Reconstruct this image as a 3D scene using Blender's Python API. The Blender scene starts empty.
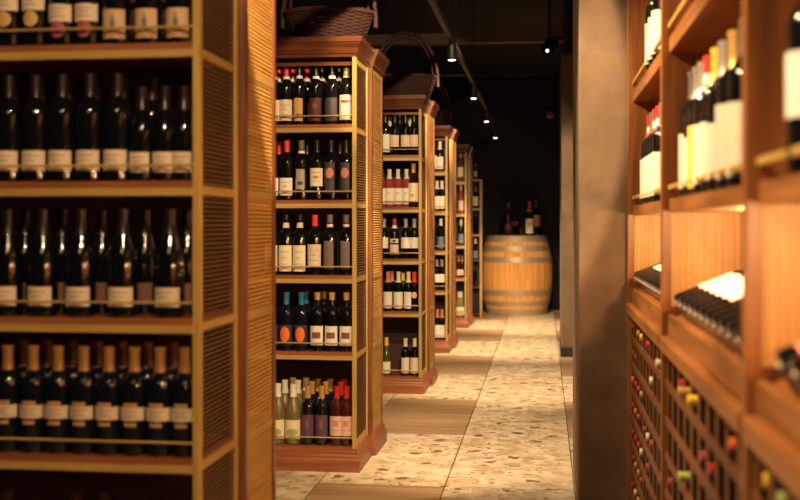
import bpy, math, random
from mathutils import Vector, Matrix, Euler
random.seed(11)
PI = math.pi
C = bpy.context.scene.collection
F = 1111.0; VX, VY = 544.0, 223.0; EYE = 1.23
TH = math.atan((VX-400)/F); CS, SN = math.cos(TH), math.sin(TH)

def wx(px, d):            # world x of a picture column at a view depth
    return (px-VX)/F*d*CS
def wy(X, d):             # world y of a point with world x at a view depth
    return (d+X*SN)/CS
def wz(py, d):
    return EYE+(VY-py)*d/F
def dep(X, px):           # view depth of plane x = X seen at a picture column
    return X*F/((px-VX)*CS)

# ------------------------------------------------------------------ materials
def new_mat(name):
    m = bpy.data.materials.new(name); m.use_nodes = True
    nt = m.node_tree; b = nt.nodes['Principled BSDF']
    return m, nt, b
def plain(name, col, rough=.5, metal=0, trans=0, coat=0, ior=None, emit=None, es=0, bump=0, bscale=60):
    m, nt, b = new_mat(name)
    b.inputs['Base Color'].default_value = (*col, 1)
    b.inputs['Roughness'].default_value = rough
    b.inputs['Metallic'].default_value = metal
    b.inputs['Transmission Weight'].default_value = trans
    b.inputs['Coat Weight'].default_value = coat
    if ior: b.inputs['IOR'].default_value = ior
    if emit:
        b.inputs['Emission Color'].default_value = (*emit, 1); b.inputs['Emission Strength'].default_value = es
    n = nt.nodes.new('ShaderNodeTexNoise'); n.inputs['Scale'].default_value = bscale
    tc = nt.nodes.new('ShaderNodeTexCoord'); nt.links.new(tc.outputs['Object'], n.inputs['Vector'])
    mr = nt.nodes.new('ShaderNodeMapRange')
    mr.inputs['To Min'].default_value = max(0, rough-.04); mr.inputs['To Max'].default_value = min(1, rough+.06)
    nt.links.new(n.outputs['Fac'], mr.inputs['Value']); nt.links.new(mr.outputs['Result'], b.inputs['Roughness'])
    if bump:
        bp = nt.nodes.new('ShaderNodeBump'); bp.inputs['Strength'].default_value = bump; bp.inputs['Distance'].default_value = .003
        nt.links.new(n.outputs['Fac'], bp.inputs['Height']); nt.links.new(bp.outputs['Normal'], b.inputs['Normal'])
    return m
def ramp(nt, stops):
    r = nt.nodes.new('ShaderNodeValToRGB'); e = r.color_ramp.elements
    while len(e) < len(stops): e.new(.5)
    for el, (p, c) in zip(e, stops): el.position = p; el.color = (*c, 1)
    return r
def wood(name, dark, light, axis='z', rough=.42, s=1.0, spec=.5, planks=None, pax='Y'):
    m, nt, b = new_mat(name)
    tc = nt.nodes.new('ShaderNodeTexCoord'); mp = nt.nodes.new('ShaderNodeMapping')
    sc = {'x': (1.2, 22, 22), 'y': (22, 1.2, 22), 'z': (22, 22, 1.2)}[axis]
    mp.inputs['Scale'].default_value = tuple(v*s for v in sc)
    oi = nt.nodes.new('ShaderNodeObjectInfo')
    ad = nt.nodes.new('ShaderNodeVectorMath'); ad.operation = 'ADD'
    ml = nt.nodes.new('ShaderNodeMath'); ml.operation = 'MULTIPLY'; ml.inputs[1].default_value = 7
    nt.links.new(oi.outputs['Random'], ml.inputs[0])
    nt.links.new(tc.outputs['Object'], ad.inputs[0]); nt.links.new(ml.outputs[0], ad.inputs[1])
    nt.links.new(ad.outputs[0], mp.inputs['Vector'])
    n = nt.nodes.new('ShaderNodeTexNoise'); n.inputs['Scale'].default_value = 2.2; n.inputs['Detail'].default_value = 5; n.inputs['Distortion'].default_value = .5
    nt.links.new(mp.outputs[0], n.inputs['Vector'])
    r = ramp(nt, [(.3, dark), (.7, light)]); nt.links.new(n.outputs['Fac'], r.inputs[0])
    out = r.outputs[0]
    hsrc = n.outputs['Fac']
    if planks:                       # tongue and groove boards across the y axis
        sp = nt.nodes.new('ShaderNodeSeparateXYZ'); nt.links.new(tc.outputs['Object'], sp.inputs[0])
        m1 = nt.nodes.new('ShaderNodeMath'); m1.operation = 'DIVIDE'; m1.inputs[1].default_value = planks
        fr = nt.nodes.new('ShaderNodeMath'); fr.operation = 'FRACT'
        gt = nt.nodes.new('ShaderNodeMath'); gt.operation = 'LESS_THAN'; gt.inputs[1].default_value = .09
        nt.links.new(sp.outputs[pax], m1.inputs[0]); nt.links.new(m1.outputs[0], fr.inputs[0]); nt.links.new(fr.outputs[0], gt.inputs[0])
        mx = nt.nodes.new('ShaderNodeMix'); mx.data_type = 'RGBA'
        nt.links.new(gt.outputs[0], mx.inputs[0]); nt.links.new(out, mx.inputs[6]); mx.inputs[7].default_value = (*[c*.45 for c in dark], 1)
        out = mx.outputs[2]
    nt.links.new(out, b.inputs['Base Color'])
    b.inputs['Roughness'].default_value = rough; b.inputs['Specular IOR Level'].default_value = spec
    bp = nt.nodes.new('ShaderNodeBump'); bp.inputs['Strength'].default_value = .15; bp.inputs['Distance'].default_value = .002
    nt.links.new(hsrc, bp.inputs['Height']); nt.links.new(bp.outputs['Normal'], b.inputs['Normal'])
    return m

M = {}
for ax in 'xyz':
    M['oak_'+ax] = wood('yellow_oak_'+ax, (.38, .225, .058), (.54, .355, .10), ax)
    M['red_'+ax] = wood('red_brown_wood_'+ax, (.105, .034, .013), (.25, .085, .031), ax, .33)
    M['board_'+ax] = wood('shelf_board_wood_'+ax, (.18, .055, .02), (.34, .115, .042), ax, .4)
    M['rack_'+ax] = wood('orange_brown_wood_'+ax, (.18, .064, .018), (.38, .150, .044), ax, .38)
for ax in 'xyz': M['crown_'+ax] = wood('dark_crown_wood_'+ax, (.060, .016, .007), (.145, .044, .016), ax, .32)
M['latfront'] = wood('cell_front_wood', (.09, .033, .013), (.18, .068, .024), 'z', .45)
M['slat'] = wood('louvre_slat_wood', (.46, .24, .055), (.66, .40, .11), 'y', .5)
M['slat_shaded'] = wood('shaded_louvre_wood', (.11, .055, .025), (.20, .105, .044), 'y', .5)  # colour darkened to stand for the unlit side panels of front units
M['back'] = wood('dark_back_board', (.035, .012, .008), (.065, .022, .014), 'x', .6)
M['planks'] = wood('tongue_and_groove_boards', (.52, .25, .07), (.70, .38, .12), 'z', .45, planks=.052)
M['lattice'] = wood('shaded_divider_wood', (.035, .013, .010), (.06, .022, .014), 'y', .6)  # dark colour stands in for depth shade inside the cells
M['bead'] = wood('beadboard_lining', (.50, .25, .075), (.68, .38, .13), 'z', .45, planks=.017, pax='X')
M['lattice_back'] = plain('cell_back_dark', (.03, .013, .009), .8)
M['brass'] = plain('brass_rod', (.72, .45, .16), .35, .6)
M['black'] = plain('black_painted_metal', (.012, .012, .014), .5)
M['blackwall'] = plain('black_paint', (.013, .012, .017), .85)
M['rod'] = plain('dark_grey_metal', (.05, .045, .045), .5, .5)
M['beam'] = plain('dull_brown_beam', (.13, .095, .08), .8)
M['rail_metal'] = plain('bronze_track_metal', (.025, .020, .017), .55, .2)
M['lamp'] = plain('lit_lamp_face', (1, .9, .8), .4, emit=(1, .80, .70), es=6)
M['strip'] = plain('lit_warm_strip', (1, .8, .5), .4, emit=(1, .62, .25), es=2)
M['wicker'] = plain('dark_red_wicker', (.030, .008, .005), .75, bump=.3, bscale=90)
M['hoop'] = plain('galvanised_hoop_steel', (.36, .30, .235), .5, .35, bump=.15, bscale=25)
M['stave'] = wood('barrel_oak', (.48, .23, .062), (.70, .38, .115), 'z', .68, .6, .3)
M['copper'] = plain('copper_disc', (.55, .24, .11), .4, .5)
M['glass_dark'] = plain('dark_green_glass', (.004, .005, .006), .07, coat=.6)
M['glass_black'] = plain('near_black_blue_glass', (.005, .007, .012), .06, coat=.6)
M['glass_brown'] = plain('dark_brown_glass', (.022, .009, .006), .08, coat=.5)
M['glass_rose'] = plain('rose_wine_glass', (.34, .060, .045), .08, trans=.2, coat=.5)
M['glass_white'] = plain('pale_wine_glass', (.30, .24, .10), .08, trans=.45, coat=.5)
M['glass_green'] = plain('olive_wine_glass', (.07, .075, .02), .08, trans=.2, coat=.5)
M['glass_clear'] = plain('smoky_clear_glass', (.38, .33, .27), .06, trans=.75, coat=.5)
M['glass_thin'] = plain('thin_clear_glass', (.9, .85, .8), .02, trans=1, ior=1.08)
M['glass_ruby'] = plain('ruby_tinted_glass', (.10, .018, .012), .06, trans=.5, coat=.5)
M['glass_shelf'] = plain('tumbler_glass', (.75, .7, .65), .03, trans=.92, ior=1.45)
COL = dict(cream=(.72, .58, .42), white=(.80, .74, .66), ivory=(.78, .68, .50), offw=(.74, .66, .54), gold=(.58, .34, .10), yellow=(.80, .52, .05),
           red=(.52, .025, .025), brightred=(.75, .04, .03), pink=(.36, .07, .09), orange=(.85, .17, .035), rust=(.22, .08, .04), blue=(.02, .16, .30),
           bluel=(.12, .16, .28), navy=(.03, .035, .07), purple=(.10, .045, .085), silver=(.36, .32, .30), black=(.012, .01, .01), bronze=(.022, .012, .009),
           copperf=(.40, .19, .065), brown=(.20, .09, .06), darkred=(.10, .022, .02), grey=(.15, .13, .13), smoke=(.05, .04, .045), green=(.35, .42, .13),
           palepink=(.75, .48, .40), tan=(.50, .27, .10), sand=(.60, .40, .21), olive=(.35, .30, .08), salmon=(.62, .22, .14), seal=(.55, .36, .13))
for k, c in COL.items():
    M['p_'+k] = plain('paper_'+k, c, .6, bscale=40)
    M['c_'+k] = plain('foil_'+k, c, .3, .25 if k in ('gold', 'bronze', 'copperf', 'silver') else 0)

# floor materials
def stone_mat():
    m, nt, b = new_mat('cream_pebbled_stone')
    tc = nt.nodes.new('ShaderNodeTexCoord')
    n0 = nt.nodes.new('ShaderNodeTexNoise'); n0.inputs['Scale'].default_value = 9; n0.inputs['Detail'].default_value = 6
    mp = nt.nodes.new('ShaderNodeMapping'); mp.inputs['Scale'].default_value = (1, 1, 1)
    nt.links.new(tc.outputs['Object'], mp.inputs[0]); nt.links.new(mp.outputs[0], n0.inputs['Vector'])
    r0 = ramp(nt, [(.30, (.48, .37, .23)), (.5, (.66, .55, .38)), (.7, (.80, .70, .52))]); nt.links.new(n0.outputs['Fac'], r0.inputs[0])
    out = r0.outputs[0]
    for sc, th, colr, seedoff in ((9.5, .17, (.20, .125, .075), 0), (19, .17, (.28, .18, .11), 3.3), (13, .26, (.50, .37, .22), 8.1)):
        mp2 = nt.nodes.new('ShaderNodeMapping'); mp2.inputs['Location'].default_value = (seedoff, seedoff*.7, 0)
        nt.links.new(tc.outputs['Object'], mp2.inputs[0])
        nn = nt.nodes.new('ShaderNodeTexNoise'); nn.inputs['Scale'].default_value = sc*2.2; nn.inputs['Detail'].default_value = 3
        nt.links.new(mp2.outputs[0], nn.inputs['Vector'])
        sb = nt.nodes.new('ShaderNodeVectorMath'); sb.operation = 'SCALE'; sb.inputs['Scale'].default_value = .09
        nt.links.new(nn.outputs['Color'], sb.inputs[0])
        adv = nt.nodes.new('ShaderNodeVectorMath'); adv.operation = 'ADD'
        nt.links.new(mp2.outputs[0], adv.inputs[0]); nt.links.new(sb.outputs[0], adv.inputs[1])
        v = nt.nodes.new('ShaderNodeTexVoronoi'); v.inputs['Scale'].default_value = sc
        nt.links.new(adv.outputs[0], v.inputs['Vector'])
        sep = nt.nodes.new('ShaderNodeSeparateColor'); nt.links.new(v.outputs['Color'], sep.inputs[0])
        mm = nt.nodes.new('ShaderNodeMath'); mm.operation = 'MULTIPLY'; mm.inputs[1].default_value = th*2
        nt.links.new(sep.outputs[0], mm.inputs[0])
        lt = nt.nodes.new('ShaderNodeMapRange'); lt.inputs['From Min'].default_value = -.03; lt.inputs['From Max'].default_value = .03
        df = nt.nodes.new('ShaderNodeMath'); df.operation = 'SUBTRACT'
        nt.links.new(mm.outputs[0], df.inputs[0]); nt.links.new(v.outputs['Distance'], df.inputs[1]); nt.links.new(df.outputs[0], lt.inputs['Value'])
        mx = nt.nodes.new('ShaderNodeMix'); mx.data_type = 'RGBA'; mx.inputs[7].default_value = (*colr, 1)
        nt.links.new(lt.outputs['Result'], mx.inputs[0]); nt.links.new(out, mx.inputs[6]); out = mx.outputs[2]
    nt.links.new(out, b.inputs['Base Color']); b.inputs['Roughness'].default_value = .42
    return m
M['stone'] = stone_mat()
M['floorwood'] = wood('brown_plank_tile', (.31, .20, .105), (.49, .34, .19), 'x', .4, .55)
M['grout'] = plain('dark_grout', (.10, .06, .035), .8)
def plaster():
    m, nt, b = new_mat('brown_troweled_plaster')
    tc = nt.nodes.new('ShaderNodeTexCoord')
    n0 = nt.nodes.new('ShaderNodeTexNoise'); n0.inputs['Scale'].default_value = 5; n0.inputs['Detail'].default_value = 8; n0.inputs['Roughness'].default_value = .65
    nt.links.new(tc.outputs['Object'], n0.inputs['Vector'])
    r0 = ramp(nt, [(.3, (.135, .085, .05)), (.7, (.23, .15, .088))]); nt.links.new(n0.outputs['Fac'], r0.inputs[0])
    nt.links.new(r0.outputs[0], b.inputs['Base Color']); b.inputs['Roughness'].default_value = .75
    bp = nt.nodes.new('ShaderNodeBump'); bp.inputs['Strength'].default_value = .3; bp.inputs['Distance'].default_value = .004
    nt.links.new(n0.outputs['Fac'], bp.inputs['Height']); nt.links.new(bp.outputs['Normal'], b.inputs['Normal'])
    return m
M['plaster'] = plaster()

# ------------------------------------------------------------------ mesh building
class MB:
    def __init__(s): s.v = []; s.f = []; s.mi = []
    def add(s, vs, fs, mi=0):
        o = len(s.v); s.v += [tuple(v) for v in vs]
        s.f += [tuple(i+o for i in f) for f in fs]; s.mi += [mi]*len(fs)
    def box(s, x0, x1, y0, y1, z0, z1, mi=0, M4=None):
        vs = [(x, y, z) for z in (z0, z1) for y in (y0, y1) for x in (x0, x1)]
        if M4 is not None: vs = [M4 @ Vector(v) for v in vs]
        s.add(vs, [(0, 2, 3, 1), (4, 5, 7, 6), (0, 1, 5, 4), (2, 6, 7, 3), (0, 4, 6, 2), (1, 3, 7, 5)], mi)
        return s
    def lathe(s, prof, n=20, mi=0, cap0=True, cap1=True, c=(0, 0, 0)):
        vs = []; fs = []
        for r, z in prof:
            for k in range(n):
                a = 2*PI*k/n; vs.append((c[0]+r*math.cos(a), c[1]+r*math.sin(a), c[2]+z))
        for i in range(len(prof)-1):
            for k in range(n):
                k2 = (k+1) % n
                fs.append((i*n+k, i*n+k2, (i+1)*n+k2, (i+1)*n+k))
        if cap0: fs.append(tuple(reversed(range(n))))
        if cap1: fs.append(tuple((len(prof)-1)*n+k for k in range(n)))
        s.add(vs, fs, mi); return s
    def tube(s, pts, r, n=6, closed=False, mi=0):
        pts = [Vector(p) for p in pts]; N = len(pts); vs = []; fs = []
        up = Vector((0, 0, 1))
        for i, p in enumerate(pts):
            a = pts[(i-1) % N] if (closed or i > 0) else p
            b = pts[(i+1) % N] if (closed or i < N-1) else p
            t = (b-a).normalized()
            u = t.cross(up)
            if u.length < 1e-3: u = t.cross(Vector((1, 0, 0)))
            u.normalize(); w = t.cross(u)
            for k in range(n):
                an = 2*PI*k/n; vs.append(p+(u*math.cos(an)+w*math.sin(an))*r)
        rng = N if closed else N-1
        for i in range(rng):
            j = (i+1) % N
            for k in range(n):
                k2 = (k+1) % n; fs.append((i*n+k, i*n+k2, j*n+k2, j*n+k))
        if not closed:
            fs.append(tuple(reversed(range(n)))); fs.append(tuple((N-1)*n+k for k in range(n)))
        s.add(vs, fs, mi); return s
    def rings(s, x0, x1, y0, y1, prof, sides=(1, 1, 1, 1), mi=0):
        # stacked rectangle rings; sides = offset factors for -x, +x, -y, +y
        vs = []; fs = []
        for z, o in prof:
            a, b, c, d = x0-o*sides[0], x1+o*sides[1], y0-o*sides[2], y1+o*sides[3]
            vs += [(a, c, z), (b, c, z), (b, d, z), (a, d, z)]
        for i in range(len(prof)-1):
            for k in range(4):
                k2 = (k+1) % 4; fs.append((i*4+k, i*4+k2, i*4+4+k2, i*4+4+k))
        fs.append((3, 2, 1, 0)); n = len(prof)-1; fs.append(tuple(n*4+k for k in range(4)))
        s.add(vs, fs, mi); return s
    def mesh(s, name, mats, smooth=None):
        me = bpy.data.meshes.new(name); me.from_pydata(s.v, [], s.f)
        for m in (mats if isinstance(mats, (list, tuple)) else [mats]): me.materials.append(m)
        me.polygons.foreach_set('material_index', s.mi)
        if smooth is not None:
            me.polygons.foreach_set('use_smooth', [True]*len(s.f))
            me.update(); me.set_sharp_from_angle(angle=math.radians(smooth))
        me.update(); return me
    def obj(s, name, mats, parent=None, smooth=None, loc=None, bevel=0):
        return link(name, s.mesh(name, mats, smooth), parent, loc, bevel)
def link(name, me, parent=None, loc=None, bevel=0):
    o = bpy.data.objects.new(name, me); C.objects.link(o)
    if parent: o.parent = parent
    if loc: o.location = loc
    if bevel:
        b = o.modifiers.new('bevel', 'BEVEL'); b.width = bevel; b.segments = 2; b.limit_method = 'ANGLE'
    return o
LABELS = {}
def tag(o, label, cat, group=None):
    n = len(label.split()); assert 4 <= n <= 16, (n, label)
    if label in LABELS: print('DUP LABEL', label)
    LABELS[label] = 1
    o['label'] = label; o['category'] = cat
    if group: o['group'] = group
    return o
def empty(name, loc, rz=0):
    o = bpy.data.objects.new(name, None); C.objects.link(o); o.empty_display_size = .05
    o.location = loc; o.rotation_euler = (0, 0, rz); return o
def struct(o): o['kind'] = 'structure'; return o

# ------------------------------------------------------------------ bottles
BDX = [(.030, 0), (.0365, .004), (.0375, .012), (.0375, .185), (.0368, .198), (.0325, .211), (.0235, .223), (.0168, .233), (.0148, .245), (.0142, .262), (.0142, .288), (.0160, .290), (.0160, .298), (.0135, .300)]
BGY = [(.032, 0), (.0395, .004), (.0410, .012), (.0410, .145), (.0395, .162), (.0350, .182), (.0285, .203), (.0215, .224), (.0165, .243), (.0148, .258), (.0142, .285), (.0160, .287), (.0160, .296), (.0135, .298)]
SLIM = [(.026, 0), (.0320, .004), (.0330, .012), (.0330, .205), (.0315, .222), (.0265, .240), (.0195, .256), (.0150, .270), (.0140, .290), (.0140, .318), (.0158, .320), (.0158, .330), (.013, .332)]
SHAPES = dict(bdx=BDX, bgy=BGY, slim=SLIM)
def rad(shape, z):
    p = SHAPES[shape]
    for (r0, z0), (r1, z1) in zip(p, p[1:]):
        if z0 <= z <= z1: return r0+(r1-r0)*(z-z0)/max(z1-z0, 1e-6)
    return p[-1][0]
_cache = {}
def cached(key, fn):
    if key not in _cache: _cache[key] = fn()
    return _cache[key]
def m_glass(shape, mat):
    return cached(('g', shape, mat), lambda: MB().lathe(SHAPES[shape], 24).mesh('bottle_glass', M[mat], 50))
def m_caps(shape, col, z0, z1=None):
    def f():
        top = SHAPES[shape][-1][1]; pr = []
        zs = [z0+(top-.012-z0)*i/5 for i in range(6)]
        pr = [(rad(shape, z)+.0009, z) for z in zs]+[(.0168, top-.0115), (.0168, top+.0002), (.0148, top+.0012)]
        return MB().lathe(pr, 20).mesh('capsule', M['c_'+col], 50)
    return cached(('c', shape, col, z0), f)
def m_collar(shape, col, z0, z1):
    def f():
        pr = [(rad(shape, z0)+.0016, z0), (rad(shape, (z0+z1)/2)+.0018, (z0+z1)/2), (rad(shape, z1)+.0016, z1)]
        return MB().lathe(pr, 20).mesh('neck_band', M['p_'+col], 50)
    return cached(('n', shape, col, z0, z1), f)
def m_patch(kind, shape, col, zc, w, h, eps):
    def f():
        mb = MB(); r0 = rad(shape, zc)+eps
        def P(u, z):
            a = u/r0; return (r0*math.sin(a), -r0*math.cos(a), z)
        if kind == 'rect':
            n = max(6, int(w/.006)); vs = []; fs = []
            for zz in (zc-h/2, zc+h/2):
                for i in range(n+1): vs.append(P(-w/2+w*i/n, zz))
            for zz in (zc-h/2, zc+h/2):
                for i in range(n+1):
                    x, y, z = P(-w/2+w*i/n, zz); k = (r0-.0005)/r0; vs.append((x*k, y*k, z))
            q = n+1
            for i in range(n):
                fs.append((i, i+1, q+i+1, q+i)); fs.append((2*q+i+1, 2*q+i, 3*q+i, 3*q+i+1))
            mb.add(vs, fs)
        else:
            if kind == 'disc': out = [(w/2*math.cos(2*PI*i/20), h/2*math.sin(2*PI*i/20)) for i in range(20)]
            elif kind == 'bottle': out = [(.16*w, h*.5), (-.16*w, h*.5), (-.18*w, h*.2), (-.5*w, -.02*h), (-.5*w, -h*.5), (.5*w, -h*.5), (.5*w, -.02*h), (.18*w, h*.2)]
            elif kind == 'corner': out = [(w/2, h/2), (w*.1, h*.12), (-w/2, -h*.3), (-w/2, -h/2), (0, -h/2), (w/2, -h/2)]
            c0 = -(h*.1) if kind == 'corner' else 0; m = len(out); NR = 4
            vs = [P(0, zc+c0)]+[P(u*q/NR, zc+c0+(z-c0)*q/NR) for q in range(1, NR+1) for u, z in out]
            fs = [(0, 1+i, 1+(i+1) % m) for i in range(m)]
            for q in range(NR-1):
                fs += [(1+q*m+i, 1+(q+1)*m+i, 1+(q+1)*m+(i+1) % m, 1+q*m+(i+1) % m) for i in range(m)]
            mb.add(vs, fs)
        return mb.mesh({'rect': 'label', 'disc': 'emblem', 'bottle': 'emblem', 'corner': 'emblem'}[kind], M['p_'+col], 60)
    return cached(('p', kind, shape, col, zc, w, h, eps), f)
def m_print(shape, zc, w, h, col='brown'):
    def f():
        mb = MB(); r0 = rad(shape, zc)+.0019
        for j, (fz, fw) in enumerate(((.25, .6), (.02, .35), (-.22, .5))):
            n = 6; ww = w*fw; vs = []
            for zz in (zc+fz*h-.0011, zc+fz*h+.0011):
                for i in range(n+1):
                    a = (-ww/2+ww*i/n)/r0; vs.append((r0*math.sin(a), -r0*math.cos(a), zz))
            mb.add(vs, [(i, i+1, n+2+i, n+1+i) for i in range(n)])
        return mb.mesh('label_print', M['p_'+col], 60)
    return cached(('pr', shape, zc, w, h, col), f)

# T: look, shape, glass, capsule colour, capsule start, neck band, labels [(zc, w, h, colour, [emblems], print?)], free emblems, scale
def T(look, shape='bdx', glass='glass_dark', cap='black', cz=.238, band=None, labels=(), marks=(), sc=1.0):
    return dict(look=look, shape=shape, glass=glass, cap=cap, cz=cz, band=band, labels=labels, marks=marks, sc=sc)
def bottle(t, loc, rz=0, label='', group=None, rot=None, sc=None):
    r = empty('wine_bottle', loc, rz)
    if rot is not None: r.rotation_mode = 'QUATERNION'; r.rotation_quaternion = rot
    s = sc or t['sc']; r.scale = (s, s, s)
    sh = t['shape']
    link('bottle_glass', m_glass(sh, t['glass']), r)
    if t['cap']: link('capsule', m_caps(sh, t['cap'], t['cz']), r)
    if t['band']: link('neck_band', m_collar(sh, *t['band']), r)
    for lb in t['labels']:
        zc, w, h, col = lb[:4]
        if .058 <= w < .09: w = round(w*1.2, 4)
        lo = link('label', m_patch('rect', sh, col, zc, w, h, .0011), r)
        for e in (lb[4] if len(lb) > 4 else ()):
            kind, ec, ez, ew, eh = e
            k2 = 'disc' if kind == 'disc' else kind
            link('emblem', m_patch(k2, sh, ec, ez, ew, eh, .0019), lo)
        if len(lb) > 5 and lb[5]: link('label_print', m_print(sh, zc, w, h), lo)
    for e in t['marks']:
        kind, ec, ez, ew, eh = e
        link('emblem', m_patch(kind, sh, ec, ez, ew, eh, .0016), r)
    tag(r, label, 'wine bottle', group)
    return r
ORD = ['first', 'second', 'third', 'fourth', 'fifth', 'sixth', 'seventh', 'eighth', 'ninth', 'tenth', 'eleventh', 'twelfth', 'thirteenth', 'fourteenth']

# ------------------------------------------------------------------ cabinets
W, D = 1.6, .385
SHELF = [(1.72, 'top'), (1.344, 'second'), (.97, 'third'), (.59, 'fourth'), (.122, 'bottom')]
CROWN = [(2.052, .001), (2.066, .004), (2.070, .010), (2.085, .012), (2.105, .019), (2.120, .027), (2.124, .032), (2.150, .034)]
BASE = [(0, .021), (.060, .021), (.066, .016), (.078, .014), (.084, .009), (.098, .008), (.102, .003), (.114, .002)]
def cabinet(Xr, Y0, depth, front, label, lite=False):
    # Xr world x of the aisle-side post face, Y0 world y of the near side
    r = empty('wine_cabinet', (Xr-W/2, Y0+depth/2, 0)); tag(r, label, 'cabinet', 'slatted wooden wine cabinets')
    hx, hy = W/2, depth/2
    sg = -1 if front else 1                       # side on which the shelves open
    ps = .020
    for sx in (-1, 1):
        for sy in (-1, 1):
            MB().box(-ps/2, ps/2, -.014, .014, .114, 2.056).obj('post', M['oak_z'] if front else M['red_z'], r, loc=(sx*(hx-ps/2), sy*(hy-.014), 0), bevel=.0015)
    lv = [(.114, .150)]+[(zt-.008, zt+.016) for zt in (.562, .942, 1.315, 1.69)]+[(2.02, 2.055)]
    th = .0084 if not front else .0046
    for sx in (-1, 1):
        x = sx*(hx-.010)
        for a, b in lv:
            MB().box(x-.006, x+.006, -hy+.0285, hy-.0285, a, b).obj('side_rail', M['oak_y'], r)
        for (a, b), (c, d) in zip(lv, lv[1:]):
            m = MB(); n = int((c-b)/.0128); st = (c-b)/n
            for k in range(n):
                R4 = Matrix.Translation((x, 0, b+(k+.5)*st)) @ Matrix.Rotation(math.radians(-28*sx), 4, 'Y')
                m.box(-.0035, .0035, -hy+.0285, hy-.0285, -th/2, th/2, M4=R4)
            m.box(x-.0015, x+.0015, -hy+.0285, -hy+.0305, b, c); m.box(x-.0015, x+.0015, hy-.0305, hy-.0285, b, c)
            m.obj('louvre', M['slat'] if not front else M['slat_shaded'], r)
    yb = -sg*(hy-.006)
    MB().box(-hx+.02, hx-.02, yb-.005, yb+.005, .114, 2.055).obj('back_panel', M['back'], r)
    yf = sg*hy
    lo, hi = (min(yf, yf-sg*.016), max(yf, yf-sg*.016))
    y_in0, y_in1 = min(yf-sg*.004, yb+sg*.005), max(yf-sg*.004, yb+sg*.005)
    for zt, nm in SHELF[:4]:
        sh = MB().box(-hx+.0205, hx-.0205, y_in0, y_in1, zt-.018, zt).obj('shelf', M['board_x'], r)
        MB().box(-hx+.0205, hx-.0205, lo+.001, hi-.001, zt-.040, zt-.0182).obj('shelf_trim', M['oak_x'], sh, bevel=.0015)
        MB().tube([(-hx+.021, yf-sg*.006, zt+.043), (hx-.021, yf-sg*.006, zt+.043)], .0036, 8).obj('guard_rail', M['oak_x'], sh, 50)
    sh = MB().box(-hx+.0205, hx-.0205, y_in0, y_in1, .1145, .122).obj('shelf', M['board_x'], r)
    MB().tube([(-hx+.021, yf-sg*.006, .165), (hx-.021, yf-sg*.006, .165)], .0036, 8).obj('guard_rail', M['oak_x'], sh, 50)
    MB().box(-hx+.0205, hx-.0205, min(yf-sg*.012, yf-sg*.024), max(yf-sg*.012, yf-sg*.024), 2.012, 2.030).obj('header', M['crown_x'], r)
    sd = (1, 1, 1, 0) if front else (1, 1, 0, 1)
    MB().rings(-hx, hx, -hy, hy, CROWN, sd).obj('crown_moulding', M['crown_x'], r, 20)
    MB().rings(-hx, hx, -hy, hy, BASE, sd).obj('plinth_moulding', M['board_x'], r, 20)
    return r

CABS = [  # depth of the near side, world x of the post face, name
    (3.0, -.922, 'nearest'), (5.49, -.921, 'second'), (8.0, -.875, 'third'), (10.5, -.905, 'fourth'), (13.0, -.900, 'fifth')]
CY = {}
for i, (d, X, nm) in enumerate(CABS):
    Y0 = wy(X, d); CY[nm] = (d, X, Y0)
    cabinet(X, Y0, D, True, ('nearest' if i == 0 else nm)+' slatted oak wine cabinet along the left of the aisle, bottles facing us' if i else
            'nearest slatted oak wine cabinet at far left, bottles facing us')
    cabinet(X+.021, Y0+D+.003, D, False, f'slatted oak cabinet backing onto the {nm} front-facing cabinet')

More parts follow.
